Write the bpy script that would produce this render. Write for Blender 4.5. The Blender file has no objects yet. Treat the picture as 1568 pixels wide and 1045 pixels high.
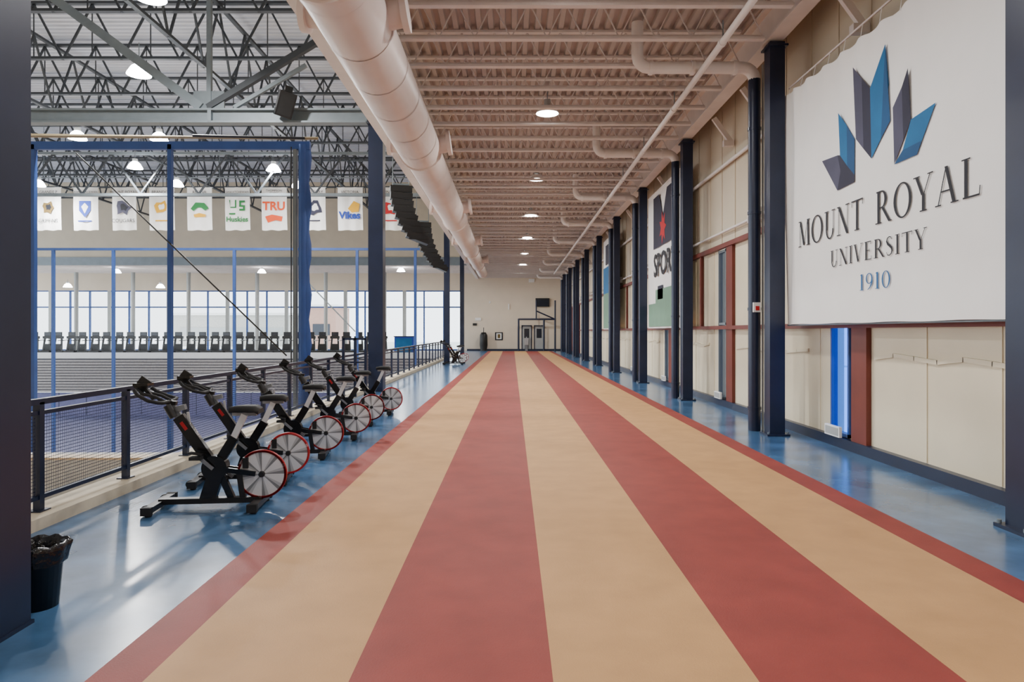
import bpy, math, random
from mathutils import Vector, Matrix
random.seed(7)
F=1045.0; CH=1.65; VU=785.0; VV=508.0
scn=bpy.context.scene
def lin(c): return c/12.92 if c<=0.04045 else ((c+0.055)/1.055)**2.4
def rgb(r,g,b): return (lin(r/255),lin(g/255),lin(b/255),1)
M={}
def mat(name,col,rough=0.5,metal=0.0,nscale=0,namt=0.0,bump=0.0,emit=0,bscale=None,spec=0.5,col2=None):
    m=bpy.data.materials.new(name); m.use_nodes=True
    nt=m.node_tree; b=nt.nodes['Principled BSDF']
    c=rgb(*col); b.inputs['Base Color'].default_value=c
    b.inputs['Roughness'].default_value=rough; b.inputs['Metallic'].default_value=metal
    b.inputs['Specular IOR Level'].default_value=spec
    if emit:
        b.inputs['Emission Color'].default_value=c; b.inputs['Emission Strength'].default_value=emit
    if nscale:
        tc=nt.nodes.new('ShaderNodeTexCoord'); n=nt.nodes.new('ShaderNodeTexNoise')
        n.inputs['Scale'].default_value=nscale; n.inputs['Detail'].default_value=5
        nt.links.new(tc.outputs['Object'],n.inputs['Vector'])
        r=nt.nodes.new('ShaderNodeValToRGB')
        c2=rgb(*col2) if col2 else None
        k=1-namt; k2=1+namt
        r.color_ramp.elements[0].color=(c[0]*k,c[1]*k,c[2]*k,1)
        r.color_ramp.elements[1].color=c2 if c2 else (min(1,c[0]*k2),min(1,c[1]*k2),min(1,c[2]*k2),1)
        r.color_ramp.elements[0].position=0.3; r.color_ramp.elements[1].position=0.7
        nt.links.new(n.outputs['Fac'],r.inputs['Fac']); nt.links.new(r.outputs['Color'],b.inputs['Base Color'])
        if bump:
            n2=nt.nodes.new('ShaderNodeTexNoise'); n2.inputs['Scale'].default_value=bscale or nscale
            n2.inputs['Detail'].default_value=3
            nt.links.new(tc.outputs['Object'],n2.inputs['Vector'])
            bp=nt.nodes.new('ShaderNodeBump'); bp.inputs['Strength'].default_value=bump; bp.inputs['Distance'].default_value=0.03
            nt.links.new(n2.outputs['Fac'],bp.inputs['Height']); nt.links.new(bp.outputs['Normal'],b.inputs['Normal'])
    M[name]=m; return m
mat('navy_steel',(27,37,62),0.35,0.1,3,0.12)
mat('blue_epoxy',(66,102,140),0.2,0,1.6,0.42,0.05,bscale=2.0)
mat('track_red',(140,58,50),0.62,0,3,0.12,0.12,bscale=120,spec=.35)
mat('track_tan',(190,146,96),0.62,0,3,0.08,0.12,bscale=120,spec=.35)
mat('ceiling_tan',(182,170,164),0.7,0,2,0.05)
mat('joist_tan',(218,210,206),0.6,0,3,0.05)
mat('duct_cream',(224,210,204),0.42,0,2,0.04)
mat('pipe_white',(228,222,218),0.5,0,3,0.03)
mat('wall_cream',(224,213,186),0.65,0,1.2,0.05,0.5,bscale=0.9)
mat('wall_tan',(204,192,170),0.7,0,1.2,0.05)
mat('endwall_cream',(226,212,192),0.7,0,1.2,0.03)
mat('red_steel',(112,46,34),0.5,0,3,0.1)
mat('grey_steel',(118,128,134),0.5,0.2,3,0.08)
mat('grey_light',(170,173,172),0.5,0.1,3,0.05)
mat('truss_dark',(60,65,70),0.5,0.2,3,0.1)
mat('roof_deck',(200,206,218),0.6,0.0,1,0.06)
mat('curb_concrete',(208,196,172),0.8,0,5,0.12,0.2)
mat('concrete',(186,184,178),0.8,0,4,0.1)
mat('net_blue',(44,78,146),0.5,0,3,0.1)
mat('wood_floor',(208,182,146),0.35,0,2,0.08)
mat('court_violet',(116,118,152),0.5,0,2,0.1)
mat('pad_violet',(104,104,144),0.6,0,2,0.1)
mat('bleacher_grey',(164,158,154),0.6,0,8,0.12)
mat('banner_white',(244,244,242),0.75,0,2,0.02)
mat('slate',(36,36,58),0.7,0,1.5,0.2)
mat('slate_light',(68,68,90),0.7,0,1.5,0.2)
mat('teal_blue',(6,98,150),0.7,0,1.5,0.2)
mat('teal_dark',(6,72,120),0.7,0,1.5,0.15)
mat('ink',(22,24,34),0.7,0,4,0.05)
mat('ink_blue',(10,90,148),0.7,0,4,0.05)
mat('black',(18,18,20),0.4,0,6,0.1)
mat('black_gloss',(12,12,14),0.2,0,6,0.1)
mat('bag_black',(10,10,12),0.25,0,20,0.2,0.6,bscale=18)
mat('rubber',(22,22,23),0.7,0,10,0.1)
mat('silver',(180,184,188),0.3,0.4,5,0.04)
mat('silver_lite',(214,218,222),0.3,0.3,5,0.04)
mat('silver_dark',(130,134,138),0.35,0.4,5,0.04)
mat('rim_red',(165,16,26),0.35,0,5,0.05)
mat('white',(240,240,238),0.5,0,5,0.02)
mat('l_green',(24,120,56),0.7,0,4,0.05)
mat('l_yellow',(226,170,30),0.7,0,4,0.05)
mat('l_orange',(226,80,30),0.7,0,4,0.05)
mat('l_blue',(20,60,165),0.7,0,4,0.05)
mat('l_red',(190,24,34),0.7,0,4,0.05)
mat('l_brown',(110,90,46),0.7,0,4,0.05)
mat('sport_green',(110,146,124),0.7,0,4,0.05)
mat('yellow_pipe',(150,134,100),0.6,0,4,0.1)
mat('glow_white',(255,252,246),0.5,emit=30)
mat('glow_cool',(252,253,255),0.5,emit=34)
mat('screen',(36,42,54),0.15,0,5,0.05)
mat('brick_out',(176,140,126),0.8,0,2,0.05)
mat('ground_out',(200,206,204),0.9,0,0.1,0.05)
def tmat(name,col,fac,tint=(255,255,255)):
    m=bpy.data.materials.new(name); m.use_nodes=True; nt=m.node_tree
    b=nt.nodes['Principled BSDF']; b.inputs['Base Color'].default_value=rgb(*col); b.inputs['Roughness'].default_value=0.5
    t=nt.nodes.new('ShaderNodeBsdfTransparent'); t.inputs[0].default_value=rgb(*tint)
    mx=nt.nodes.new('ShaderNodeMixShader'); mx.inputs[0].default_value=fac
    nt.links.new(t.outputs[0],mx.inputs[1]); nt.links.new(b.outputs[0],mx.inputs[2])
    nt.links.new(mx.outputs[0],nt.nodes['Material Output'].inputs['Surface']); M[name]=m; return m,nt,mx
tmat('net_veil',(70,80,105),0.10)
tmat('glass_blue',(20,60,160),0.05,(74,128,236))
tmat('glass_grey',(80,86,96),0.3,(92,98,112))
def gridmat(name,col,period,duty,axes):
    m,nt,mx=tmat(name,col,0.5)
    tc=nt.nodes.new('ShaderNodeTexCoord'); sp=nt.nodes.new('ShaderNodeSeparateXYZ')
    nt.links.new(tc.outputs['Object'],sp.inputs[0]); outs=[]
    for a in axes:
        d=nt.nodes.new('ShaderNodeMath'); d.operation='DIVIDE'; d.inputs[1].default_value=period
        f=nt.nodes.new('ShaderNodeMath'); f.operation='FRACT'
        l=nt.nodes.new('ShaderNodeMath'); l.operation='LESS_THAN'; l.inputs[1].default_value=duty
        nt.links.new(sp.outputs[a],d.inputs[0]); nt.links.new(d.outputs[0],f.inputs[0]); nt.links.new(f.outputs[0],l.inputs[0]); outs.append(l)
    mm=nt.nodes.new('ShaderNodeMath'); mm.operation='MAXIMUM'
    nt.links.new(outs[0].outputs[0],mm.inputs[0]); nt.links.new(outs[1].outputs[0],mm.inputs[1])
    nt.links.new(mm.outputs[0],mx.inputs[0])
gridmat('rail_mesh',(40,46,76),0.03,0.17,(1,2))

class MB:
    def __init__(s): s.v=[];s.f=[];s.m=[];s.sm=[];s.mats=[]
    def mi(s,n):
        if n not in s.mats: s.mats.append(n)
        return s.mats.index(n)
    def add(s,vs,fs,m,smooth=False):
        o=len(s.v); s.v+= [tuple(v) for v in vs]; k=s.mi(m)
        for f in fs: s.f.append([i+o for i in f]); s.m.append(k); s.sm.append(smooth)
    def box(s,x0,x1,y0,y1,z0,z1,m,bv=0):
        if x0>x1:x0,x1=x1,x0
        if y0>y1:y0,y1=y1,y0
        if z0>z1:z0,z1=z1,z0
        vs=[(x,y,z) for x in(x0,x1) for y in(y0,y1) for z in(z0,z1)]
        s.add(vs,[(0,1,3,2),(4,6,7,5),(0,4,5,1),(2,3,7,6),(0,2,6,4),(1,5,7,3)],m)
    def bar(s,p0,p1,w,h,m,up=(0,0,1)):
        p0=Vector(p0);p1=Vector(p1);d=(p1-p0).normalized();u=Vector(up)
        if abs(d.dot(u))>0.98:u=Vector((1,0,0))
        a=d.cross(u).normalized();b=a.cross(d).normalized()
        vs=[p+a*sa*w/2+b*sb*h/2 for p in(p0,p1) for sa in(-1,1) for sb in(-1,1)]
        s.add(vs,[(0,1,3,2),(4,6,7,5),(0,4,5,1),(2,3,7,6),(0,2,6,4),(1,5,7,3)],m)
    def cyl(s,p0,p1,r,m,seg=12,r2=None,cap=True):
        p0=Vector(p0);p1=Vector(p1);d=(p1-p0).normalized();u=Vector((0,0,1))
        if abs(d.dot(u))>0.98:u=Vector((1,0,0))
        a=d.cross(u).normalized();b=a.cross(d).normalized(); r2=r if r2 is None else r2
        vs=[]
        for p,rr in((p0,r),(p1,r2)):
            for i in range(seg):
                t=2*math.pi*i/seg; vs.append(p+a*rr*math.cos(t)+b*rr*math.sin(t))
        s.add(vs,[(i,(i+1)%seg,seg+(i+1)%seg,seg+i) for i in range(seg)],m,seg>5)
        if cap:
            s.add(vs[:seg],[tuple(range(seg-1,-1,-1))],m); s.add(vs[seg:],[tuple(range(seg))],m)
    def tube(s,pts,r,m,seg=10):
        pts=[Vector(p) for p in pts]; n=len(pts); vs=[]; pa=None
        for i,p in enumerate(pts):
            d=(pts[min(i+1,n-1)]-pts[max(i-1,0)]).normalized()
            if pa is None:
                u=Vector((0,0,1))
                if abs(d.dot(u))>0.95:u=Vector((0,1,0))
                a=d.cross(u).normalized()
            else: a=(pa-d*pa.dot(d)).normalized()
            pa=a; b=a.cross(d)
            for k in range(seg):
                t=2*math.pi*k/seg; vs.append(p+a*r*math.cos(t)+b*r*math.sin(t))
        fs=[(i*seg+k,i*seg+(k+1)%seg,(i+1)*seg+(k+1)%seg,(i+1)*seg+k) for i in range(n-1) for k in range(seg)]
        s.add(vs,fs,m,True)
        s.add(vs[:seg],[tuple(range(seg))],m); s.add(vs[-seg:],[tuple(range(seg))],m)
    def poly(s,pts,m): s.add(pts,[tuple(range(len(pts)))],m)
    def lathe(s,prof,c,m,seg=20,axis='z'):
        vs=[]
        for r,h in prof:
            for k in range(seg):
                t=2*math.pi*k/seg
                if axis=='z': vs.append((c[0]+r*math.cos(t),c[1]+r*math.sin(t),c[2]+h))
                elif axis=='y': vs.append((c[0]+r*math.cos(t),c[1]+h,c[2]+r*math.sin(t)))
                else: vs.append((c[0]+h,c[1]+r*math.cos(t),c[2]+r*math.sin(t)))
        n=len(prof)
        s.add(vs,[(i*seg+k,i*seg+(k+1)%seg,(i+1)*seg+(k+1)%seg,(i+1)*seg+k) for i in range(n-1) for k in range(seg)],m,True)
    def mesh(s,name):
        me=bpy.data.meshes.new(name); me.from_pydata(s.v,[],s.f)
        for n in s.mats: me.materials.append(M[n])
        me.polygons.foreach_set('material_index',s.m); me.polygons.foreach_set('use_smooth',s.sm); me.update(); return me
    def build(s,name,loc=(0,0,0),rot=(0,0,0)): return put(s.mesh(name),name,loc,rot)
def put(me,name,loc=(0,0,0),rot=(0,0,0),scale=(1,1,1)):
    o=bpy.data.objects.new(name,me); o.location=loc; o.rotation_euler=rot; o.scale=scale
    scn.collection.objects.link(o); return o
def wz(v,D): return CH+(VV-v)/F*D
def wx(u,D): return (u-VU)/F*D
def text_into(mb,txt,size,m,mapf,align='CENTER',bold=0.0):
    cu=bpy.data.curves.new('t','FONT'); cu.body=txt; cu.size=size; cu.align_x=align; cu.align_y='CENTER'; cu.offset=bold
    cu.resolution_u=3
    ob=bpy.data.objects.new('t',cu); scn.collection.objects.link(ob)
    dg=bpy.context.evaluated_depsgraph_get(); me=bpy.data.meshes.new_from_object(ob.evaluated_get(dg))
    mb.add([mapf(v.co.x,v.co.y) for v in me.vertices],[tuple(p.vertices) for p in me.polygons],m)
    bpy.data.objects.remove(ob); bpy.data.curves.remove(cu); bpy.data.meshes.remove(me)

YE=59.0
# ---------------- floors ----------------
b=MB(); b.box(-4.3,4.95,-4,YE+0.2,-0.35,0,'blue_epoxy'); b.box(-45,-4.3,50,YE+0.2,-0.35,0,'concrete')
b.build('floor')
b=MB()
for x0,x1,m in [(-2.01,-1.736,'track_red'),(-1.736,-.768,'track_tan'),(-.768,.194,'track_red'),(.194,1.162,'track_tan'),(1.162,2.136,'track_red'),(2.136,3.10,'track_tan'),(3.10,3.37,'track_red')]:
    b.add([(x0,-4,.004),(x1,-4,.004),(x1,57.5,.004),(x0,57.5,.004)],[(0,1,2,3)],m)
b.build('running_track')
b=MB(); b.box(-45,-4.3,-4,50,-4.8,-4.5,'wood_floor')
b.box(-45,-4.4,34,49.8,-4.5,-4.49,'court_violet')
for y in (14,20,26,32): b.box(-40,-6,y,y+.08,-4.5,-4.492,'white')
for x in (-34,-24,-14,-8): b.box(x,x+.08,8,34,-4.5,-4.492,'l_blue')
b.build('floor_arena')
b=MB(); b.box(-4.4,-4.3,-4,50,-4.5,0,'concrete'); b.build('wall_below_walkway')
# ---------------- right wall ----------------
WX=4.75; C0=5.4; BAY=5.5
b=MB(); bb=MB(); rs=MB()
for k in range(-2,10):
    y0=C0+BAY*k; y1=min(y0+BAY,YE)
    def pan(ya,yb,za,zb,m):
        yb=min(yb,YE)
        if yb<=ya: return
        b.box(WX,WX+.18,ya,yb,za,zb,m)
    pan(y0,y0+4.16,0,3.6,'wall_cream'); pan(y0+4.73,y1,0,3.6,'wall_cream'); pan(y0,y1,3.6,7.0,'wall_tan')
    pan(y0+4.16,y0+4.73,0,.15,'wall_cream')
    for ys in (y0+1.2,y0+2.4,y0+5.1):
        if ys<YE: b.box(WX-.012,WX,ys,ys+.025,.15,3.55,'wall_cream')
    for ys in (y0+.9,y0+1.8,y0+2.7,y0+3.6,y0+4.5,y0+5.4):
        if ys<YE: b.box(WX-.015,WX,ys,ys+.03,3.6,6.9,'wall_tan')
    for j in range(8):
        ya=y0+j*(3.5/8)
        if ya+.45<YE: b.bar((WX-.01,ya,1.33+.03*math.sin(j*2.1+k)),(WX-.01,ya+.45,1.33+.03*math.sin((j+1)*2.1+k)),.03,.05,'wall_cream')
    bb.box(WX-.1,WX,y0,y1,0,.14,'navy_steel')
    rs.box(WX-.1,WX-.005,y0,y1,1.7,1.78,'red_steel'); rs.box(WX-.1,WX-.005,y0,y1,3.5,3.6,'red_steel')
    if y0+4.1<YE: rs.box(WX-.07,WX-.005,y0+3.62,y0+4.02,.14,3.5,'red_steel')
    rs.box(WX-.07,WX-.005,y0+.5,y0+.62,1.78,3.5,'red_steel')
b.build('wall_right'); bb.build('baseboard_right'); rs.build('trim_1')
for k in range(-1,9):
    y0=C0+BAY*k+4.17; w=MB()
    w.add([(WX+.01,y0,.15),(WX+.01,y0+.55,.15),(WX+.01,y0+.55,3.49),(WX+.01,y0,3.49)],[(0,1,2,3)],'glass_blue' if k in(-1,0) else 'glass_grey')
    fm='net_blue' if k<=0 else 'grey_steel'
    for yy in (y0,y0+.51): w.box(WX-.03,WX+.06,yy,yy+.04,.15,3.49,fm)
    for zz in (.15,1.80,3.43): w.box(WX-.03,WX+.06,y0,y0+.55,zz,zz+.05,'grey_steel')
    w.build('window_%d'%(k+2))
    h=MB(); h.box(WX-.14,WX-.1,y0+.05,y0+.5,.15,.3,'white'); h.box(WX-.145,WX-.14,y0+.08,y0+.47,.17,.28,'grey_light'); h.build('painted_floor_glow')  # added white box, its colour standing in for the glow low at the window
# columns
cm=MB(); s=.12
cm.box(-s,s,-s,-s+.015,0,6.25,'navy_steel'); cm.box(-s,s,s-.015,s,0,6.25,'navy_steel'); 
cm.box(-s,-s+.015,-s+.015,s-.015,0,6.25,'navy_steel'); cm.box(s-.015,s,-s+.015,s-.015,0,6.25,'navy_steel')
cm.box(-.18,.18,-.18,.18,0,.03,'navy_steel'); cm.box(-.16,.16,-.16,.16,6.17,6.2,'navy_steel')
for sx in(-.15,.15):
    for sy in(-.15,.15): cm.cyl((sx,sy,.03),(sx,sy,.06),.018,'grey_steel',6)
cme=cm.mesh('steel_column')
pm=MB(); pm.cyl((0,0,0),(0,0,5.85),.1,'navy_steel',16)
for z in (.35,2.0,3.6,5.0): pm.cyl((0,0,z),(0,0,z+.05),.11,'navy_steel',16)
pts=[(0,0,5.85)]+[(-.2+.2*math.cos(t),0,5.85+.2*math.sin(t)) for t in [math.pi/8*i for i in range(1,5)]]+[(-1.75,0,6.05)]
pts+=[(-1.75-.2*math.sin(t),0,6.25-.2*math.cos(t)) for t in [math.pi/8*i for i in range(1,5)]]+[(-1.95,0,6.8)]
pm.tube(pts,.1,'pipe_white',14)
for x in(-.3,-1.0,-1.7): pm.cyl((x,0,6.05),(x-.06,0,6.05),.12,'pipe_white',14)
pm.cyl((.14,.0,0),(.14,.0,6.1),.02,'grey_light',8)
pme=pm.mesh('drain_pipe')
for k in range(-1,10):
    y=C0+BAY*k
    put(cme,'steel_column',(4.2 if k else 4.275,y+(0.02 if k else .23),0))
    if k>=1: put(pme,'drain_pipe',(4.04,y+.48,0))
b=MB(); b.box(-.06,.06,-.05,0,-.08,.08,'white'); b.box(-.03,.03,-.06,-.05,-.05,.02,'l_red'); b.build('fire_alarm_strobe',(4.03,C0+BAY+.36,2.05))
# ---------------- hall ceiling ----------------
def deck(mb,a0,a1,c0,c1,z,period,h,m,alongY=True):
    n=int((a1-a0)/period); prof=[]
    for i in range(n):
        x=a0+i*period; prof+=[(x,z),(x+period*.4,z),(x+period*.5,z+h),(x+period*.9,z+h)]
    prof.append((a1,z)); vs=[]
    for (x,zz) in prof:
        vs+= [(x,c0,zz),(x,c1,zz)] if alongY else [(c0,x,zz),(c1,x,zz)]
    mb.add(vs,[(2*i,2*i+1,2*i+3,2*i+2) for i in range(len(prof)-1)],m)
b=MB(); deck(b,-3.0,4.95,-4,YE,6.86,.2,.07,'ceiling_tan'); b.box(-3.0,4.95,-4,YE,6.99,7.1,'ceiling_tan'); b.build('ceiling')
j=MB(); x0,x1=-2.85,3.95
j.box(x0,x1,-.055,.055,6.22,6.26,'joist_tan'); j.box(x0,x1,-.012,.012,6.26,6.30,'joist_tan')
j.box(x0,x1,-.05,.05,6.81,6.85,'joist_tan')
n=12; st=(x1-x0)/n
for i in range(n):
    xa=x0+i*st; j.bar((xa,0,6.25),(xa+st/2,0,6.82),.018,.018,'joist_tan'); j.bar((xa+st/2,0,6.82),(xa+st,0,6.25),.018,.018,'joist_tan')
jo=j.build('ceiling_joists',(0,-3.6,0))
a=jo.modifiers.new('a','ARRAY'); a.use_relative_offset=False; a.use_constant_offset=True; a.constant_offset_displace=(0,1.1,0); a.count=57
b=MB()
for xc in (4.17,):
    b.box(xc-.13,xc+.13,-4,YE,6.27,6.30,'joist_tan'); b.box(xc-.02,xc+.02,-4,YE,6.3,6.8,'joist_tan'); b.box(xc-.13,xc+.13,-4,YE,6.8,6.84,'joist_tan')
b.build('edge_beam')
b=MB(); b.box(-3.1,-2.87,-4,YE,6.2,6.24,'joist_tan'); b.box(-3.01,-2.97,-4,YE,6.24,6.84,'joist_tan'); b.box(-3.1,-2.87,-4,YE,6.82,6.85,'joist_tan'); b.build('edge_beam')
for k in range(-1,10):
    y=C0+BAY*k+.25; kb=MB()
    kb.bar((4.66,y+1.6,5.7),(4.3,y+1.6,6.2),.07,.1,'joist_tan'); kb.box(4.5,4.72,y+1.54,y+1.66,5.6,5.72,'joist_tan')
    if y+3.4<YE: kb.bar((4.66,y+3.4,5.7),(4.3,y+3.4,6.2),.07,.1,'joist_tan'); kb.box(4.5,4.72,y+3.34,y+3.46,5.6,5.72,'joist_tan')
    kb.build('knee_brace')
b=MB(); b.cyl((4.66,-4,3.85),(4.66,YE,3.85),.03,'pipe_white',8); b.cyl((4.66,-4,5.3),(4.66,YE,5.3),.04,'pipe_white',8)
for k in range(0,10):
    b.box(4.55,4.74,C0+BAY*k+1.9,C0+BAY*k+2.3,3.75,4.0,'pipe_white')
b.build('wall_conduit')
b=MB(); b.cyl((3.09,-4,5.9),(3.09,50,5.9),.05,'pipe_white',12)
for i in range(18):
    y=-2+3*i; b.cyl((3.09,y,5.9),(3.09,y+.08,5.9),.062,'pipe_white',12); b.cyl((3.09,y,5.94),(3.09,y,6.21),.01,'grey_steel',6)
b.build('sprinkler_main_pipe')
# duct
b=MB(); DX,DZ=-1.97,5.56
segs=[(-3.9,7.5,.46),(7.5,15,.44),(15,24,.41),(24,33,.38),(33,40,.34),(40,46,.30)]
for (a0,a1,r) in segs:
    b.cyl((DX,a0,DZ),(DX,a1-.35,DZ),r,'duct_cream',32,cap=False)
    y=a0
    while y<a1-.4:
        b.cyl((DX,y,DZ),(DX,y+.04,DZ),r+.012,'duct_cream',32,cap=False); y+=1.25
    i=segs.index((a0,a1,r)); r2=segs[i+1][2] if i+1<len(segs) else r
    b.cyl((DX,a1-.35,DZ),(DX,a1,DZ),r+.01,'duct_cream',32,r2=r2+.01,cap=(i==len(segs)-1))
    b.cyl((DX,a1-.4,DZ),(DX,a1-.34,DZ),r+.035,'duct_cream',32)
for y in (8.6,14.6,22,30,38):
    for sg in(-1,1):
        b.cyl((DX,y,DZ),(DX+sg*.58,y,DZ+.12),.19,'duct_cream',18); b.cyl((DX+sg*.58,y,DZ+.12),(DX+sg*.66,y,DZ+.13),.26,'duct_cream',18)
for y in range(-2,46,4):
    b.box(DX-.02,DX+.02,y,y+.03,DZ+.3,6.21,'grey_steel')
b.build('round_air_duct')
def hall_light(x,y,z,power):
    m=MB(); m.cyl((0,0,.14),(0,0,.3),.07,'grey_light',12); m.lathe([(.07,.16),(.16,.13),(.23,.04),(.24,0)],(0,0,0),'white',24)
    m.cyl((0,0,.005),(0,0,.03),.225,'glow_white',24); m.cyl((0,0,.3),(0,0,.55),.01,'grey_steel',6)
    o=m.build('ceiling_light_fixture',(x,y,z))
    l=bpy.data.lights.new('lamp','AREA'); l.shape='DISK'; l.size=.4; l.energy=power; l.color=(1,.975,.94); l.spread=math.radians(170)
    lo=bpy.data.objects.new('lamp',l); scn.collection.objects.link(lo); lo.parent=o; lo.location=(0,0,-.02)
for y in (-2,3.5,8.6,14.5,20.8,27.2,33.6,40.5,47,53): hall_light(.75,y,6.28,(150 if y<6 else 205))
# ---------------- end wall / back wall ----------------
b=MB(); b.box(-4.2,4.95,YE,YE+.2,0,7.0,'endwall_cream')
b.build('wall_end')
b=MB(); b.box(-45,4.95,-4.2,-4,-4.8,12.6,'endwall_cream'); b.build('wall_back')
def dd(u): return wx(u,58.9)
b=MB(); b.box(dd(716),dd(860),YE-.05,YE,0,.15,'navy_steel'); b.build('baseboard_end')
for (u0,u1) in ((801,814),(820,833)):
    d=MB(); xa,xb=dd(u0),dd(u1); d.box(xa-.08,xa,YE-.1,YE-.01,.15,2.2,'navy_steel'); d.box(xb,xb+.08,YE-.1,YE-.01,.15,2.2,'navy_steel'); d.box(xa-.08,xb+.08,YE-.1,YE-.01,2.1,2.2,'navy_steel')
    d.box(xa,xb,YE-.07,YE-.01,.15,2.1,'grey_light'); d.box(xa+.15,xb-.15,YE-.09,YE-.07,1.1,1.9,'screen'); d.box(xb-.1,xb-.05,YE-.13,YE-.07,1.0,1.1,'silver')
    d.build('door_%d'%(1 if u0==801 else 2))
b=MB(); xa,xb=dd(795),dd(850)
for x in (xa,xb,(xa+xb)/2+.6): b.cyl((x,YE-1.0,0),(x,YE-1.0,2.75),.08,'navy_steel',10)
b.cyl((xa,YE-1,2.7),(xb,YE-1,2.7),.08,'navy_steel',10); b.cyl((xa+1.5,YE-1,3.4),(xb,YE-1,2.7),.06,'navy_steel',10); b.cyl((xa+1.5,YE-1,2.7),(xa+1.5,YE-1,4.3),.06,'navy_steel',10); b.cyl((xb,YE-1,2.7),(xb,YE-1,4.3),.07,'navy_steel',10)
b.build('pull_up_rig')
b=MB(); b.box(dd(821),dd(842),YE-.25,YE-.01,wz(470,59),wz(457,59),'black'); b.box(dd(823),dd(841),YE-.26,YE-.25,wz(469,59),wz(459,59),'screen'); b.build('wall_scoreboard')
b=MB(); b.box(dd(759),dd(771),YE-.06,YE-.01,wz(521,59),wz(509,59),'ink'); b.box(dd(761),dd(769),YE-.07,YE-.06,wz(519.5,59),wz(510.5,59),'white'); b.box(dd(763),dd(767),YE-.075,YE-.07,wz(518,59),wz(512,59),'l_brown'); b.build('framed_poster')
b=MB(); b.lathe([(.0,1.6),(.2,1.58),(.32,1.35),(.34,.5),(.28,.1),(.3,0)],(dd(742),YE-.6,0),'black',20); b.cyl((dd(742),YE-.6,1.55),(dd(742),YE-.6,2.0),.03,'black',8); b.build('punching_bag')
b=MB(); b.box(dd(804),dd(810),YE-.5,YE-.1,.5,1.1,'silver'); b.box(dd(805),dd(809),YE-.45,YE-.1,0,.5,'silver_dark'); b.cyl((dd(807),YE-.4,1.1),(dd(807),YE-.4,1.2),.03,'silver',8); b.build('drinking_fountain')
b=MB()
for (u,v,w,h,m) in ((728,497,.35,.2,'black'),(751,463,.15,.15,'white'),(733,489,.5,.25,'white'),(815,430,.5,.3,'white'),(780,470,.12,.5,'white')):
    b.box(dd(u)-w/2,dd(u)+w/2,YE-.08,YE-.01,wz(v,59)-h/2,wz(v,59)+h/2,m)
b.build('wall_signs')
# ---------------- big banner ----------------
BX=4.36
def rip(y,z): return .008*math.sin(y*1.9+z*.5)+.005*math.sin(y*4.1+1.0)+ (.03*math.sin(y*14+z*.7)*max(0,(y-10.2)/.55) if y>10.2 else 0)
b=MB(); ny,nz=150,24; ya,yb=5.80,10.86
vs=[]
for i in range(ny+1):
    y=ya+(yb-ya)*i/ny
    zt=5.20+.022*abs(math.sin((y-ya)*6.2))+.19*(y-ya)/(yb-ya)
    zb=1.762+.004*math.sin(y*5)
    for k in range(nz+1):
        z=zb+(zt-zb)*k/nz
        ex=.018*math.sin(y*12.4)*max(0,(z-4.5)/.6)
        vs.append((BX+rip(y,z)+ex,y,z))
fs=[(i*(nz+1)+k,(i+1)*(nz+1)+k,(i+1)*(nz+1)+k+1,i*(nz+1)+k+1) for i in range(ny) for k in range(nz)]
b.add(vs,fs,'banner_white',True)
def PB(y,z,o=.014): return (BX+rip(y,z)-o-(.018 if z>4.5 else 0),y,z)
def PU(u,v,o=.014):
    X=BX; D=X*F/(u-VU); return PB(D,CH+(VV-v)/F*D,o)
crown=[([(1260,247),(1284,238),(1289,262),(1284,292)],'slate_light'),([(1284,238),(1289,238),(1312,268),(1312,279),(1284,292)],'slate'),
([(1287,173),(1299,192),(1300,254),(1288,238)],'teal_blue'),([(1299,192),(1312,213),(1312,268),(1300,254)],'teal_dark'),
([(1311,103),(1325,120),(1326,228),(1314,213)],'slate_light'),([(1325,120),(1338,135),(1338,243),(1326,228)],'slate'),
([(1338,135),(1361,67),(1364,130),(1352,213),(1338,243)],'teal_blue'),([(1361,67),(1366,185),(1352,213)],'teal_dark'),
([(1370,165),(1384,133),(1386,215),(1372,252)],'slate_light'),([(1384,133),(1396,104),(1398,183),(1386,215)],'slate'),
([(1398,183),(1436,157),(1415,215),(1385,230)],'teal_blue'),([(1385,230),(1415,215),(1407,237),(1372,252)],'teal_dark')]
for p,m in crown: b.poly([PU(u,v) for u,v in p],m)
T,t=.13,.045
def seg(x0,y0,x1,y1,w): return [(x0-w/2,y0),(x0+w/2,y0),(x1+w/2,y1),(x1-w/2,y1)]
def hb(x0,x1,y0,h): return [(x0,y0),(x1,y0),(x1,y0+h),(x0,y0+h)]
def srf(x,y,w=.3): return hb(x-w/2,x+w/2,y if y<.5 else y-.035,.035)
def ring(cx,cy,rx,ry,T,t,a0=0,a1=360,n=28):
    out=[]
    for i in range(n):
        q=[]
        for a,io in((a0+(a1-a0)*i/n,0),(a0+(a1-a0)*(i+1)/n,0),(a0+(a1-a0)*(i+1)/n,1),(a0+(a1-a0)*i/n,1)):
            r=math.radians(a); X=rx-io*T; Y=ry-io*t; q.append((cx+X*math.cos(r),cy+Y*math.sin(r)))
        out.append(q)
    return out
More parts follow.
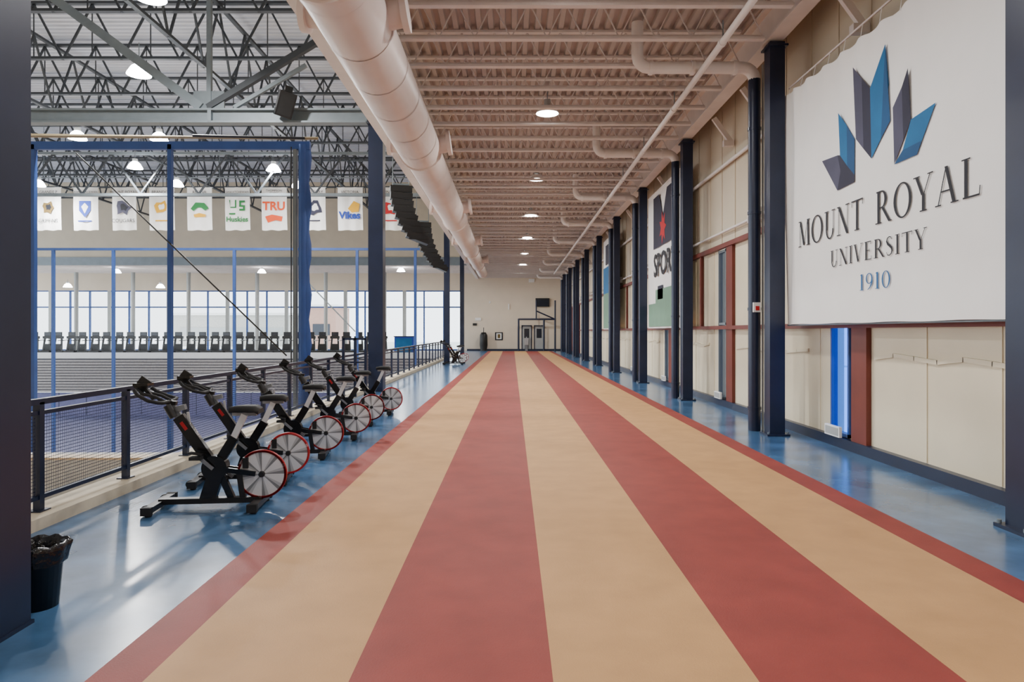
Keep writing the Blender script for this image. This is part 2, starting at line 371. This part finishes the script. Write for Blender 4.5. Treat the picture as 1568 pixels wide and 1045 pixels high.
def spine(pts,ws):
    out=[]
    for i in range(len(pts)-1):
        (xa,ya_),(xb,yb_)=pts[i],pts[i+1]; 
        def nrm(k):
            p=pts[max(k-1,0)];q=pts[min(k+1,len(pts)-1)];dx,dy=q[0]-p[0],q[1]-p[1];L=math.hypot(dx,dy);return(-dy/L,dx/L)
        n0,n1=nrm(i),nrm(i+1)
        out.append([(xa-n0[0]*ws[i]/2,ya_-n0[1]*ws[i]/2),(xb-n1[0]*ws[i+1]/2,yb_-n1[1]*ws[i+1]/2),(xb+n1[0]*ws[i+1]/2,yb_+n1[1]*ws[i+1]/2),(xa+n0[0]*ws[i]/2,ya_+n0[1]*ws[i]/2)])
    return out
Spts=[(.5,.82),(.42,.95),(.28,.98),(.14,.9),(.1,.76),(.18,.62),(.33,.52),(.47,.4),(.52,.25),(.45,.1),(.3,.02),(.15,.05),(.08,.2)]
Sw=[.04,.04,.05,.07,.11,.13,.14,.13,.11,.07,.05,.045,.04]
G={
'M':(1.1,[seg(.14,0,.18,1,t),seg(.2,1,.55,.04,T),seg(.55,.04,.9,1,t),seg(.96,0,.92,1,T),srf(.14,0,.26),srf(.96,0,.34),srf(.14,1,.2),srf(.96,1,.24)]),
'O':(1.0,ring(.5,.5,.47,.52,T,t)),
'U':(.92,[seg(.2,.32,.2,1,T),seg(.74,.32,.74,1,t),srf(.2,1,.34),srf(.74,1,.28)]+ring(.45,.34,.315,.36,.1,.05,180,360,16)),
'N':(1.0,[seg(.16,0,.16,1,t),seg(.16,1,.84,0,T+.03),seg(.84,0,.84,1,t),srf(.16,0),srf(.84,1),srf(.12,1,.2)]),
'T':(.86,[seg(.43,0,.43,1,T),hb(.05,.81,.955,.045),srf(.43,0,.34),seg(.06,.8,.05,1,.035),seg(.8,.8,.81,1,.035)]),
'R':(.9,[seg(.2,0,.2,1,T),srf(.2,0,.36),hb(.08,.4,.955,.045),hb(.2,.4,.46,.045)]+ring(.38,.73,.28,.27,T,t,-90,90,14)+[seg(.42,.48,.82,0,T),srf(.84,0,.18)]),
'Y':(.9,[seg(.45,0,.45,.48,T),seg(.42,.45,.12,1,T),seg(.47,.45,.78,1,t),srf(.45,0,.34),srf(.13,1,.32),srf(.78,1,.26)]),
'A':(.94,[seg(.12,0,.46,1,t),seg(.78,0,.46,1,T),hb(.24,.68,.34,.04),srf(.12,0,.26),srf(.8,0,.32)]),
'L':(.78,[seg(.2,0,.2,1,T),srf(.2,1,.34),hb(.08,.7,0,.045),seg(.7,0,.73,.24,.035)]),
'I':(.42,[seg(.21,0,.21,1,T),srf(.21,0,.34),srf(.21,1,.34)]),
'V':(.9,[seg(.45,0,.14,1,T),seg(.47,0,.78,1,t),srf(.14,1,.32),srf(.79,1,.26)]),
'E':(.74,[seg(.2,0,.2,1,T),hb(.08,.64,0,.045),hb(.08,.62,.955,.045),hb(.2,.5,.49,.04),seg(.64,0,.67,.2,.035),seg(.6,.82,.62,1,.035),seg(.5,.42,.5,.6,.03)]),
'S':(.62,spine(Spts,Sw)),
'1':(.42,[seg(.21,0,.21,1,T),srf(.21,0,.34),seg(.1,.92,.2,1,.08)]),
'9':(.68,ring(.33,.68,.28,.33,.1,.045)+spine([(.56,.68),(.56,.5),(.5,.3),(.38,.12),(.2,.0)],[.1,.11,.1,.07,.04])),
'0':(.72,ring(.36,.5,.32,.51,.11,.045)),' ':(.5,[])}
def word(txt,yL,yR,z0,h,m,k=1.0):
    gap=.1; W=sum(G[c][0] for c in txt)+gap*(len(txt)-1); sx=(yL-yR)/W; x=0
    for c in txt:
        w,ps=G[c]
        for p in ps: b.poly([PB(yL-(x+px)*sx,z0+py*h,.0145) for px,py in p],m)
        x+=w+gap
def Y_(u): return BX*F/(u-VU)
word('MOUNT ROYAL',Y_(1224),Y_(1504),2.925,.385,'ink')
word('UNIVERSITY',Y_(1273),Y_(1422),2.525,.225,'ink')
word('1910',Y_(1320),Y_(1366),2.16,.2,'ink_blue')
for i in range(12):
    y=ya+.1+(yb-ya-.2)*i/11; b.cyl((BX,y,5.19+.19*(y-ya)/(yb-ya)),(BX+.05,y+.03,5.52),.005,'white',5)
b.cyl((BX+.05,ya-.02,5.52),(BX+.05,yb,5.52),.015,'joist_tan',8)
b.cyl((BX+.03,ya,1.75),(BX+.03,yb,1.75),.012,'grey_steel',6)
b.build('university_wall_banner')
def wbanner(yL,yR,fn):
    global b
    b=MB(); vs=[]; n=24
    for i in range(n+1):
        y=yR+(yL-yR)*i/n
        for z in(1.75,5.85): vs.append((BX+.012*math.sin(y*6),y,z))
    b.add(vs,[(2*i,2*i+2,2*i+3,2*i+1) for i in range(n)],'banner_white',True); b.cyl((BX,yR,5.87),(BX,yL,5.87),.02,'white',8)
    fn(); b.build('sport_wall_banner')
def q(y0,y1,z0,z1,m): b.poly([(BX-.03,y0,z0),(BX-.03,y1,z0),(BX-.03,y1,z1),(BX-.03,y0,z1)],m)
def s1():
    b.poly([(BX-.03,y,z) for y,z in((20.9,4.15),(20.9,5.7),(20.1,5.7),(19.6,5.0),(19.1,5.7),(18.3,5.7),(18.3,4.15))],'slate')
    b.poly([(BX-.035,19.6-.4*math.cos(a)*(.6 if i%2 else 1.1),4.65+.45*math.sin(a)*(.5 if i%2 else 1.1)) for i,a in enumerate([math.pi*2*i/14 for i in range(14)])],'l_red')
    text_into(b,'SPORT',.95,'ink',lambda x,y:(BX-.03,19.45-x,3.6+y),bold=.02)
    q(21.6,18.0,1.8,2.5,'sport_green'); q(20.3,19.6,2.6,3.0,'slate'); q(20.6,18.3,2.5,2.9,'sport_green')
wbanner(21.8,17.3,s1)
def s2():
    q(32.3,30,1.8,3.4,'sport_green'); q(32.3,29,3.4,4.6,'teal_blue'); q(31.6,30,4.7,5.6,'slate')
wbanner(32.5,28.4,s2)
# ---------------- left columns ----------------
def leftcol(x,y,w,h,dy=None):
    c=MB(); d=w/2; dy=d if dy is None else dy
    c.box(-d,d,-dy,-dy+.03,0,h,'navy_steel'); c.box(-d,d,dy-.03,dy,0,h,'navy_steel'); c.box(-d,-d+.03,-dy+.03,dy-.03,0,h,'navy_steel'); c.box(d-.03,d,-dy+.03,dy-.03,0,h,'navy_steel')
    c.box(-d-.012,d+.012,-dy-.012,dy+.012,0,.02,'navy_steel'); c.box(-d,d,-dy,dy,h-.02,h,'navy_steel')
    c.build('steel_column',(x,y,0))
leftcol(-2.9,3.66,.36,6.19,.2); leftcol(-3.74,18.9,.40,7.72); leftcol(-3.5,36.7,.30,7.7); leftcol(-3.4,46.5,.28,7.7)
# ---------------- railing ----------------
b=MB(); X=-4.09; y0r,y1r=.58,41
b.box(X-.03,X+.03,y0r,y1r,1.02,1.07,'navy_steel'); b.box(X-.02,X+.02,y0r,y1r,.93,.965,'navy_steel'); b.box(X-.02,X+.02,y0r,y1r,.2,.235,'navy_steel')
y=y0r
while y<y1r:
    b.box(X-.03,X+.03,y-.03,y+.03,.1,1.04,'navy_steel'); b.box(X-.06,X+.06,y-.07,y+.07,.1,.112,'navy_steel')
    b.add([(X,y+.04,.235),(X,y+1.29,.235),(X,y+1.29,.93),(X,y+.04,.93)],[(0,1,2,3)],'rail_mesh')
    y+=1.33
b.build('guard_railing')
b=MB(); b.box(-4.28,-3.92,-4,50,0,.1,'curb_concrete'); b.build('trim_2')
b=MB(); D0=16.2
for u in(527,545,561): x=wx(u,D0); b.box(x-.03,x+.03,D0-.03,D0+.03,.1,1.5,'navy_steel')
b.box(wx(527,D0),wx(561,D0),D0-.03,D0+.03,1.45,1.5,'navy_steel'); b.box(wx(527,D0),wx(561,D0),D0-.02,D0+.02,.9,.94,'navy_steel')
b.build('gate_rail')
# ---------------- bikes ----------------
def bike_mesh():
    b=MB()
    for x,w in((.45,.27),(-.45,.25)):
        b.box(x-.04,x+.04,-w,w,.035,.085,'black')
        for s in(-1,1):
            b.box(x-.045,x+.045,s*w,s*(w+.045),.02,.09,'rubber'); b.cyl((x,s*(w-.02),0),(x,s*(w-.02),.04),.03,'rubber',12)
    b.cyl((.49,.2,.05),(.49,.23,.05),.04,'rubber',12); b.cyl((.49,-.23,.05),(.49,-.2,.05),.04,'rubber',12)
    b.bar((.45,0,.075),(-.45,0,.075),.08,.05,'black')
    b.bar((.02,0,.08),(-.08,0,.4),.07,.14,'black_gloss')
    b.bar((-.2,0,.08),(-.08,0,.36),.05,.06,'black_gloss')
    b.cyl((-.05,-.055,.38),(-.05,.055,.38),.115,'black_gloss',24); b.cyl((-.05,-.075,.38),(-.05,-.055,.38),.08,'black',20)
    b.bar((-.05,0,.36),(.28,0,.86),.065,.1,'black_gloss'); b.bar((.26,0,.83),(.37,0,1.0),.04,.06,'silver_dark')
    b.bar((.20,-.036,.74),(.25,-.036,.81),.004,.03,'rim_red'); b.bar((.20,.036,.74),(.25,.036,.81),.004,.03,'rim_red')
    b.bar((-.05,0,.38),(-.22,0,.66),.06,.085,'black_gloss'); b.bar((-.2,0,.63),(-.31,0,.87),.04,.055,'silver_lite')
    b.bar((-.2,0,.875),(-.42,0,.875),.035,.03,'silver_dark')
    prof=[(-.14,.115,.0),(-.10,.12,.025),(.0,.08,.03),(.08,.035,.025),(.15,.02,.01)]
    vs=[];cx=-.34
    for (px,hw,dz) in prof:
        px=px+cx+.02
        vs+=[(px,-hw,.9+dz-.02),(px,-hw*.6,.93+dz),(px,0,.925+dz),(px,hw*.6,.93+dz),(px,hw,.9+dz-.02),(px,0,.885)]
    fs=[(i*6+k,i*6+(k+1)%6,(i+1)*6+(k+1)%6,(i+1)*6+k) for i in range(4) for k in range(6)]
    b.add(vs,fs,'rubber',True); b.add(vs[:6],[(0,1,2,3,4,5)],'rubber'); b.add(vs[-6:],[(0,1,2,3,4,5)],'rubber')
    for s in(-1,1):
        b.tube([(.36,s*.02,1.0),(.37,s*.14,1.0),(.38,s*.22,1.01),(.46,s*.235,1.03),(.56,s*.21,1.08),(.6,s*.18,1.12)],.017,'rubber',8)
        b.tube([(.37,s*.07,1.0),(.46,s*.07,1.05),(.58,s*.07,1.08),(.63,s*.04,1.12)],.015,'rubber',8)
    b.bar((.3,0,.985),(.46,0,1.0),.05,.035,'black')
    b.bar((.3,0,.93),(.22,.0,.95),.06,.05,'silver_dark')
    b.bar((.56,0,1.13),(.64,0,1.19),.13,.03,'black',up=(0,1,0)); b.bar((.5,0,1.02),(.6,0,1.15),.03,.03,'black')
    b.box(.53,.66,-.07,.07,1.15,1.175,'black_gloss')
    b.cyl((.3,.07,.86),(.36,.07,.97),.035,'black',12)
    b.bar((.18,.0,.74),(.2,.0,.9),.02,.02,'silver')
    for s,a in((-1,-2.4),(1,.75)):
        px,pz=-.05+.17*math.cos(a),.38+.17*math.sin(a)
        b.bar((-.05,s*.085,.38),(px,s*.1,pz),.015,.03,'silver_dark'); b.box(px-.05,px+.05,s*.11,s*.2,pz-.015,pz+.015,'rubber'); b.bar((px-.05,s*.15,pz+.03),(px+.06,s*.15,pz+.05),.08,.01,'black')
    for s in(-1,1): b.bar((-.05,s*.05,.38),(-.42,s*.045,.32),.02,.045,'black_gloss')
    b.bar((-.30,0,.08),(-.26,0,.36),.05,.05,'black')
    cx,cz=-.47,.31; n=40
    for s in(-1,1):
        yy=s*.012
        for i in range(n):
            a0=2*math.pi*i/n; a1=2*math.pi*(i+1)/n
            def P(r,a): return (cx+r*math.cos(a),yy,cz+r*math.sin(a))
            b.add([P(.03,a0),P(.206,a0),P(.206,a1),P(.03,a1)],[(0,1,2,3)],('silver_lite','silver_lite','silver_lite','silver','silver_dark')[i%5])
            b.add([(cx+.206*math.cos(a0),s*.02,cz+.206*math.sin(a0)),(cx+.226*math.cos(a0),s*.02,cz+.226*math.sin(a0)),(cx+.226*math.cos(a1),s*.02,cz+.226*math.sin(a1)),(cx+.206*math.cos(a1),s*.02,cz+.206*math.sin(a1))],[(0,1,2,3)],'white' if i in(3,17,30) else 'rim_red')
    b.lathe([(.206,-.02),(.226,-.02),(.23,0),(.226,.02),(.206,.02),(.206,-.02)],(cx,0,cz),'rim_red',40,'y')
    b.cyl((cx,-.04,cz),(cx,.04,cz),.026,'black',18)
    b.box(cx+.12,cx+.17,-.035,.035,cz+.06,cz+.16,'black')
    return b.mesh('stationary_exercise_bike')
bme=bike_mesh()
def bike(x,y,yaw):
    o=put(bme,'stationary_exercise_bike',(x,y,.004 if x>-2.01 else 0),(0,0,math.pi+math.radians(yaw)))
for x,y,a in ((-2.82,6.38,6),(-2.93,7.45,10),(-2.92,8.95,8),(-2.88,10.5,10),(-2.95,12.0,12),(-2.88,13.6,5)): bike(x,y,a)
bike(-2.95,34.2,10); bike(-2.95,35.6,8)
# ---------------- bin ----------------
b=MB(); b.lathe([(0,.01),(.105,.01),(.11,0),(.14,.36),(.15,.37)],(0,0,0),'black',24)
n=32; vs=[]
for h,r,w in((.26,.148,.004),(.33,.158,.008),(.375,.168,.012),(.385,.155,.008),(.34,.13,.004),(.15,.11,.0)):
    for i in range(n):
        a=2*math.pi*i/n; rr=r+w*math.sin(i*2.7)+w*.6*math.sin(i*5.1); vs.append((rr*math.cos(a),rr*math.sin(a),h+w*math.sin(i*1.9)))
b.add(vs,[(k*n+i,k*n+(i+1)%n,(k+1)*n+(i+1)%n,(k+1)*n+i) for k in range(5) for i in range(n)],'bag_black',True)
b.build('waste_bin',(-2.85,4.1,0))
# ---------------- arena ----------------
RZ=12.6
b=MB(); deck(b,-4,60,-46,-3.0,RZ,.3,.08,'roof_deck',False); b.box(-46,-3.0,-4,60,RZ+.2,RZ+.3,'roof_deck'); b.build('ceiling_arena')
b=MB(); b.box(-3.0,-2.9,-4,60,7.1,RZ,'wall_tan'); b.build('wall_clerestory')
b=MB(); b.box(-45,-3.1,50,50.2,6.9,RZ,'wall_tan'); b.box(-45,-3.1,49.9,50,6.5,7.1,'grey_steel'); b.build('wall_arena_end')
b=MB(); b.box(-45,-3.1,50.2,YE+.2,6.9,7.1,'ceiling_tan')
for i in range(8): b.box(-45,-3.1,50.8+i,50.9+i,6.6,6.9,'joist_tan')
b.build('ceiling_far_gallery')
tb=MB(); zb,zt=10.5,12.3; x0,x1=-45,-3.15; st=1.9; n=int((x1-x0)/st)
tb.box(x0,x1,-.08,.08,zb,zb+.08,'truss_dark'); tb.box(x0,x1,-.08,.08,zt,zt+.08,'truss_dark')
for i in range(n):
    xa=x0+i*st; tb.bar((xa,0,zb),(xa+st/2,0,zt),.06,.06,'truss_dark'); tb.bar((xa+st/2,0,zt),(xa+st,0,zb),.06,.06,'truss_dark'); tb.bar((xa+st/2,0,zb),(xa+st/2,0,zt),.03,.03,'truss_dark')
to=tb.build('roof_trusses',(0,9,0)); a=to.modifiers.new('a','ARRAY'); a.use_relative_offset=False; a.use_constant_offset=True; a.constant_offset_displace=(0,3.3,0); a.count=12
tb=MB(); y0,y1=6,49; st=2.15; n=20; zb,zt=9.8,12.2
tb.box(-.07,.07,y0,y1,zb,zb+.09,'truss_dark'); tb.box(-.07,.07,y0,y1,zt,zt+.09,'truss_dark')
for i in range(n):
    ya_=y0+i*st; tb.bar((0,ya_,zb),(0,ya_+st/2,zt),.06,.06,'truss_dark'); tb.bar((0,ya_+st/2,zt),(0,ya_+st,zb),.06,.06,'truss_dark')
tm=tb.mesh('girder_truss')
for x in(-34,-25.5,-17,-9.5): put(tm,'girder_truss',(x,0,0))
D=18.7; b=MB(); b.box(-15,-3.97,D-.15,D+.15,7.34,7.39,'grey_steel'); b.box(-15,-3.97,D-.02,D+.02,7.39,7.68,'grey_steel'); b.box(-15,-3.97,D-.15,D+.15,7.68,7.73,'grey_steel')
def pp(u,v,d=D): return (wx(u,d),d,wz(v,d))
b.bar(pp(310,165),pp(60,-20),.2,.24,'grey_steel'); b.bar(pp(320,165),pp(490,62),.16,.16,'truss_dark'); b.bar(pp(322,165),pp(322,-60),.12,.12,'grey_steel'); b.bar(pp(300,160),pp(110,20),.1,.1,'grey_steel')
b.box(wx(298,D),wx(345,D),D-.03,D+.03,wz(168,D),wz(140,D),'grey_steel'); b.bar(pp(360,165),pp(470,100),.1,.1,'grey_steel')
b.bar(pp(490,62),pp(475,-60),.14,.16,'grey_steel'); b.box(-15,-14.6,D-.2,D+.2,-4.5,7.34,'grey_steel')
b.bar(pp(325,190),pp(325,168),.3,.1,'grey_steel')
b.build('arena_steel_beam')
b=MB(); D=30.5; b.box(-40,-3.66,D-.1,D+.1,7.7,7.82,'grey_steel')
for i in range(14): xa=-40+i*2.6; b.bar((xa,D,7.8),(xa+1.3,D,9.6),.07,.07,'truss_dark'); b.bar((xa+1.3,D,9.6),(xa+2.6,D,7.8),.07,.07,'truss_dark')
b.box(-40,-3.66,D-.08,D+.08,9.55,9.67,'grey_steel'); b.build('arena_truss_girder')
b=MB(); D=14.3; b.cyl((-11,D,wz(208,D)),(wx(488,D),D,wz(212,D)),.03,'yellow_pipe',8); b.cyl((-11,D+.3,wz(199,D)),(wx(480,D),D+.3,wz(206,D)),.02,'yellow_pipe',8)
b.cyl((wx(300,D),D-.1,wz(210,D)),(wx(470,D),D-.1,wz(214,D)),.03,'black',8); b.build('curtain_track_pipe')
b=MB(); D=14.0; zt=wz(222,D)
xr=wx(465,D)
b.cyl((xr,D,-4.5),(xr,D,zt),.09,'net_blue',14); b.box(wx(451,D),wx(456,D),D-.06,D+.06,-4.5,zt-.1,'grey_steel')
vs=[]
for i in range(40):
    z=-4.5+(zt+4.5)*i/39; w=.11+.03*math.sin(i*1.7)
    for a in range(8): vs.append((xr+.04+w*math.cos(a*math.pi/4),D+.02+w*.6*math.sin(a*math.pi/4),z))
b.add(vs,[(i*8+a,i*8+(a+1)%8,(i+1)*8+(a+1)%8,(i+1)*8+a) for i in range(39) for a in range(8)],'net_blue',True)
b.box(-10.4,xr+.15,D-.05,D+.05,zt-.1,zt+.06,'net_blue')
for u in(53,262): x=wx(u,D); b.box(x-.04,x+.04,D-.05,D+.05,-4.5,zt,'net_blue')
b.add([(-10.4,D,-4.5),(xr,D,-4.5),(xr,D,zt),(-10.4,D,zt)],[(0,1,2,3)],'net_veil')
b.cyl(pp(118,235,13.9),pp(440,545,13.9),.016,'black',6); b.cyl(pp(447,225,13.9),pp(447,560,13.9),.014,'black',6)
b.build('batting_cage_net_frame')
b=MB(); D=31.5; zt=5.45
b.box(-24,-4.25,D-.05,D+.05,zt-.05,zt+.06,'net_blue')
for u in(83,175,360,548,637): x=wx(u,D); b.box(x-.06,x+.06,D-.06,D+.06,-4.5,zt,'net_blue')
b.cyl(pp(470,430,D),pp(545,508,D),.03,'grey_steel',6); b.build('sports_net_frame')
b=MB()
for i in range(12):
    z=-2.75+i*.2; b.box(-45,-4.6,49.6,50,z,z+.15,'bleacher_grey'); b.box(-45,-4.6,49.75,50,z+.15,z+.2,'slate')
b.build('retracted_bleachers')
b=MB(); b.box(-45,-4.45,49.7,49.95,-4.48,-2.8,'pad_violet')
for i in range(20): b.box(-45+2*i,-44.97+2*i,49.68,49.7,-4.4,-2.8,'navy_steel')
b.build('wall_padding')
b=MB(); b.box(-45,-4.3,49.75,50,-.32,.12,'white'); b.build('trim_3')
# window wall
xr=-4.2; xl=-45; b=MB()
b.box(xl,xr,YE,YE+.2,5.2,6.9,'endwall_cream'); b.build('wall_window_header')
w=MB(); w.box(xl,xr,YE,YE+.12,5.1,5.2,'net_blue'); w.box(xl,xr,YE,YE+.12,3.7,3.82,'net_blue'); w.box(xl,xr,YE,YE+.12,0,.12,'net_blue')
x=xl; i=0
while x<xr:
    wd=.06 if i%3 else .15; w.box(x-wd,x+wd,YE-.02,YE+.14,.0,5.2,'net_blue' if i%3 else 'grey_light'); x+=1.7; i+=1
w.build('window_12')
c=MB()
c.cyl((0,0,0),(0,0,5.1),.16,'grey_light',12); c.cyl((0,0,5.1),(0,0,6.6),.16,'grey_light',12); c.cyl((0,0,0),(0,0,.05),.2,'grey_light',12)
cme2=c.mesh('gallery_column')
for u in (118,205,290,395,500,590): put(cme2,'gallery_column',(wx(u,57),57,0))
# treadmills
t_=MB(); t_.box(-.4,.4,-1,.8,.05,.2,'black'); t_.box(-.26,.26,-.95,.7,.2,.215,'rubber')
for s in(-1,1):
    t_.bar((s*.3,.6,.2),(s*.22,.75,1.3),.08,.12,'black'); t_.bar((s*.34,.7,1.0),(s*.34,.1,.95),.05,.05,'black')
t_.box(-.36,.36,.62,.8,1.1,1.3,'black'); t_.box(-.27,.27,.68,.74,1.3,1.62,'black'); t_.box(-.24,.24,.67,.68,1.34,1.58,'screen'); t_.box(-.26,.26,.6,.76,.2,.7,'black')
tme=t_.mesh('treadmill')
for i in range(30): put(tme,'treadmill',(-37.0+.93*i,52.2+.15*(i%2),0))
b=MB(); b.box(-8.6,-7.2,51,52,0,1.25,'l_blue'); b.box(-8.65,-7.15,50.95,52.05,1.25,1.32,'navy_steel'); b.box(-8.5,-7.3,50.98,51,.1,1.15,'teal_blue'); b.build('storage_cart',(-.1,-.5,0))
b=MB()
for i in range(5): b.box(-9.5,-5.4,9.5+.8*i,13.5,-4.49+.75*i,-4.49+.75*(i+1),'concrete')
for i in range(5): b.box(-9.5,-5.4,9.5+.8*i,9.85+.8*i,-4.49+.75*(i+1),-4.45+.75*(i+1),'wood_floor')
b.build('concrete_bleachers')
specs=[(76,'GRANDE P','l_brown','GRIFFINS'),(132,'GRANT MACEWAN','l_blue','SH'),(191,'MOUNT ROYAL','slate_light','COUGARS'),(249,'BRANDON','l_yellow','#'),(307,'REGINA','l_green','RAM'),(365,'SASKATCHEWAN','l_green','Huskies'),(421,'THOMPSON\nRIVERS','l_orange','TRU'),(483,'CALGARY','slate','#'),(537,'VICTORIA','l_blue','Vikes'),(600,'WINNIPEG','l_red','#')]
for i,(u,t1,cm_,t2) in enumerate(specs):
    D=35.0; b=MB(); xc=wx(u,D); hw=.64 if u!=483 else .55
    vs=[]; n=12
    for k in range(n+1):
        x=-hw+2*hw*k/n
        for z in(-1.1-.02*math.sin(k),0,1.1): vs.append((x+(.03 if z<0 else 0),.03*math.sin(k*1.1+i),z))
    b.add(vs,[(3*k+r,3*k+3+r,3*k+4+r,3*k+1+r) for k in range(n) for r in(0,1)],'banner_white',True)
    b.cyl((-hw-.05,0,1.1),(hw+.05,0,1.1),.02,'silver',6); 
    for sx in(-.5,.5): b.cyl((sx,0,1.1),(sx,0,1.55),.008,'grey_steel',4)
    f=-.05
    text_into(b,t1,.2 if len(t1)<12 else .15,'ink',lambda x,y:(x,f,.85+y))
    if t2=='TRU':
        text_into(b,'TRU',.6,'l_orange',lambda x,y:(x,f,.12+y),bold=.02); b.poly([(-.45,f,-.4),(-.1,f,-.3),(.45,f,-.4),(.4,f,-.65),(.1,f,-.58),(-.3,f,-.72)],'l_orange')
    elif t2=='Vikes':
        text_into(b,'Vikes',.5,'l_blue',lambda x,y:(x,f-.01,-.35+y),bold=.02); b.poly([(-.1,f,0),(.2,f,.4),(.5,f,.25),(.45,f,-.15),(.1,f,-.2)],'l_yellow')
    elif t2=='SH':
        b.poly([(-.3,f,.4),(.3,f,.4),(.3,f,-.1),(0,f,-.45),(-.3,f,-.1)],'l_blue'); b.poly([(-.18,f-.01,.1),(0,f-.01,.3),(.18,f-.01,.1),(0,f-.01,-.25)],'banner_white'); b.box(-.35,.35,f-.005,f,-.66,-.6,'l_blue')
    elif t2=='RAM':
        b.poly([(-.45,f,.0),(-.2,f,.32),(.25,f,.3),(.48,f,.02),(.3,f,-.1),(.1,f,.05),(-.1,f,.05),(-.3,f,-.12)],'l_green'); b.poly([(-.3,f,-.3),(.0,f,-.22),(.35,f,-.3),(.3,f,-.42),(-.25,f,-.44)],'l_yellow')
    elif t2=='Huskies':
        b.poly([(-.42,f,.45),(-.36,f,.45),(-.36,f,.1),(-.12,f,.1),(-.12,f,.45),(-.05,f,.45),(-.05,f,.04),(-.36,f,.04)],'l_green')
        b.poly([(.1,f,.42),(.4,f,.42),(.4,f,.32),(.2,f,.32),(.2,f,.18),(.4,f,.18),(.4,f,-.1),(.1,f,-.1),(.1,f,0),(.3,f,0),(.3,f,.1),(.1,f,.1)],'l_green')
        b.box(-.42,-.1,f-.005,f,-.3,-.22,'l_green')
        text_into(b,'Huskies',.36,'l_green',lambda x,y:(x,f-.01,-.55+y),bold=.01)
    else:
        pts=[]; nn=11
        for k in range(nn):
            a=2*math.pi*k/nn; r=random.uniform(.22,.46); pts.append((r*math.cos(a)*1.05,f,.05+r*math.sin(a)))
        b.poly(pts,cm_)
        b.poly([(x*.5+.03,f-.01,z*.5+.05) for x,_,z in pts],'banner_white' if i%2 else 'ink')
        if t2!='#': text_into(b,t2,.26,'ink',lambda x,y:(x,f-.01,-.62+y))
        else: b.box(-.3,.3,f-.005,f,-.64,-.58,cm_)
    b.build('hanging_team_banner',(xc,D,wz(320,D)),(0,0,random.uniform(-.08,.08)))
b=MB(); D=35; b.cyl((-26,D,wz(320,D)+1.6),(-5,D,wz(320,D)+1.6),.03,'grey_steel',8)
for x in(-24,-20,-15,-12.3,-5.5): b.cyl((x,D,wz(320,D)+1.6),(x,D,12.5),.015,'grey_steel',5)
b.build('banner_hanging_rod')
def larray(x,y,z,n=8):
    b=MB()
    for i in range(n):
        xx=.012*i*i; zz=-i*.26; yy=-.006*i*i
        b.bar((-.4+xx,yy,zz+.02*i),(.4+xx,yy,zz-.02*i),.5,.24,'black'); b.box(-.34+xx,.34+xx,yy-.27,yy-.25,zz-.09,zz+.09,'rubber')
    b.bar((-.3,0,.2),(.3,0,.2),.1,.06,'grey_steel')
    for s in(-.3,.3): b.cyl((s,0,.15),(s,0,12.4-z),.015,'grey_steel',5)
    b.build('line_array_speaker',(x,y,z),(0,0,.25))
larray(-4.15,25.5,6.95); larray(-4.45,34.0,6.95,9)
b=MB(); b.box(-.22,.22,-.2,.2,-.33,.33,'black'); b.box(-.18,.18,-.215,-.2,-.29,.29,'rubber'); b.bar((0,0,.33),(0,.1,.48),.2,.03,'black'); b.build('wall_speaker',pp(438,160,18.3),(.35,.2,.5))
def bay_light(u,v,z,power=0,D=None,stem=.9):
    if D is None: D=(z-CH)*F/(VV-v)
    else: z=wz(v,D)
    x=wx(u,D); m=MB()
    m.cyl((0,0,.28),(0,0,.42),.11,'grey_light',12); m.lathe([(.1,.3),(.2,.22),(.3,.05),(.32,0)],(0,0,0),'glow_cool',20); m.cyl((0,0,.02),(0,0,.03),.29,'glow_cool',20)
    if stem: m.cyl((0,0,.42),(0,0,stem),.012,'grey_steel',6)
    o=m.build('high_bay_light',(x,D,z))
    if power:
        l=bpy.data.lights.new('lamp','AREA'); l.shape='DISK'; l.size=.5; l.energy=power; l.color=(1,.99,.97)
        lo=bpy.data.objects.new('lamp',l); scn.collection.objects.link(lo); lo.parent=o; lo.location=(0,0,-.03)
for u,v,p in((214,115,1000),(232,-2,900),(208,258,900),(420,262,1200),(120,213,0),(330,180,900),(245,215,0)): bay_light(u,v,8.8,p)
for u,v,p in((60,285,900),(272,285,0),(457,287,0)): bay_light(u,v,0,p,33.2)
for u,v,p in((180,418,250),(402,418,250),(615,416,250),(247,441,0),(105,440,0)): bay_light(u,v,0,p,52.5,.6)
# outside
b=MB(); b.box(-60,30,YE+1,200,-1.5,-1.4,'ground_out'); b.build('ground')
b=MB(); b.box(-36,-31,120,130,-1.4,6,'brick_out'); b.box(-36.5,-30.5,119.5,130.5,6,6.4,'white'); b.box(-35,-32,119.9,120,1,3,'screen'); b.build('outside_building')
b=MB(); b.box(-70,-45,140,150,-1.4,5,'concrete'); b.box(-70.5,-44.5,139.5,150.5,5,5.5,'white'); b.box(-68,-47,139.9,140,1,2.5,'grey_light'); b.build('outside_building')
# ---------------- world & camera ----------------
w=bpy.data.worlds.new('World'); scn.world=w; w.use_nodes=True
bg=w.node_tree.nodes['Background']; bg.inputs[0].default_value=(.86,.94,1,1); bg.inputs[1].default_value=4.4
cam=bpy.data.cameras.new('Camera'); co=bpy.data.objects.new('Camera',cam); scn.collection.objects.link(co)
co.location=(0,0,CH); co.rotation_euler=(math.pi/2,0,0); cam.lens=24; cam.sensor_width=36; cam.shift_y=-.0092; cam.clip_end=500
scn.camera=co
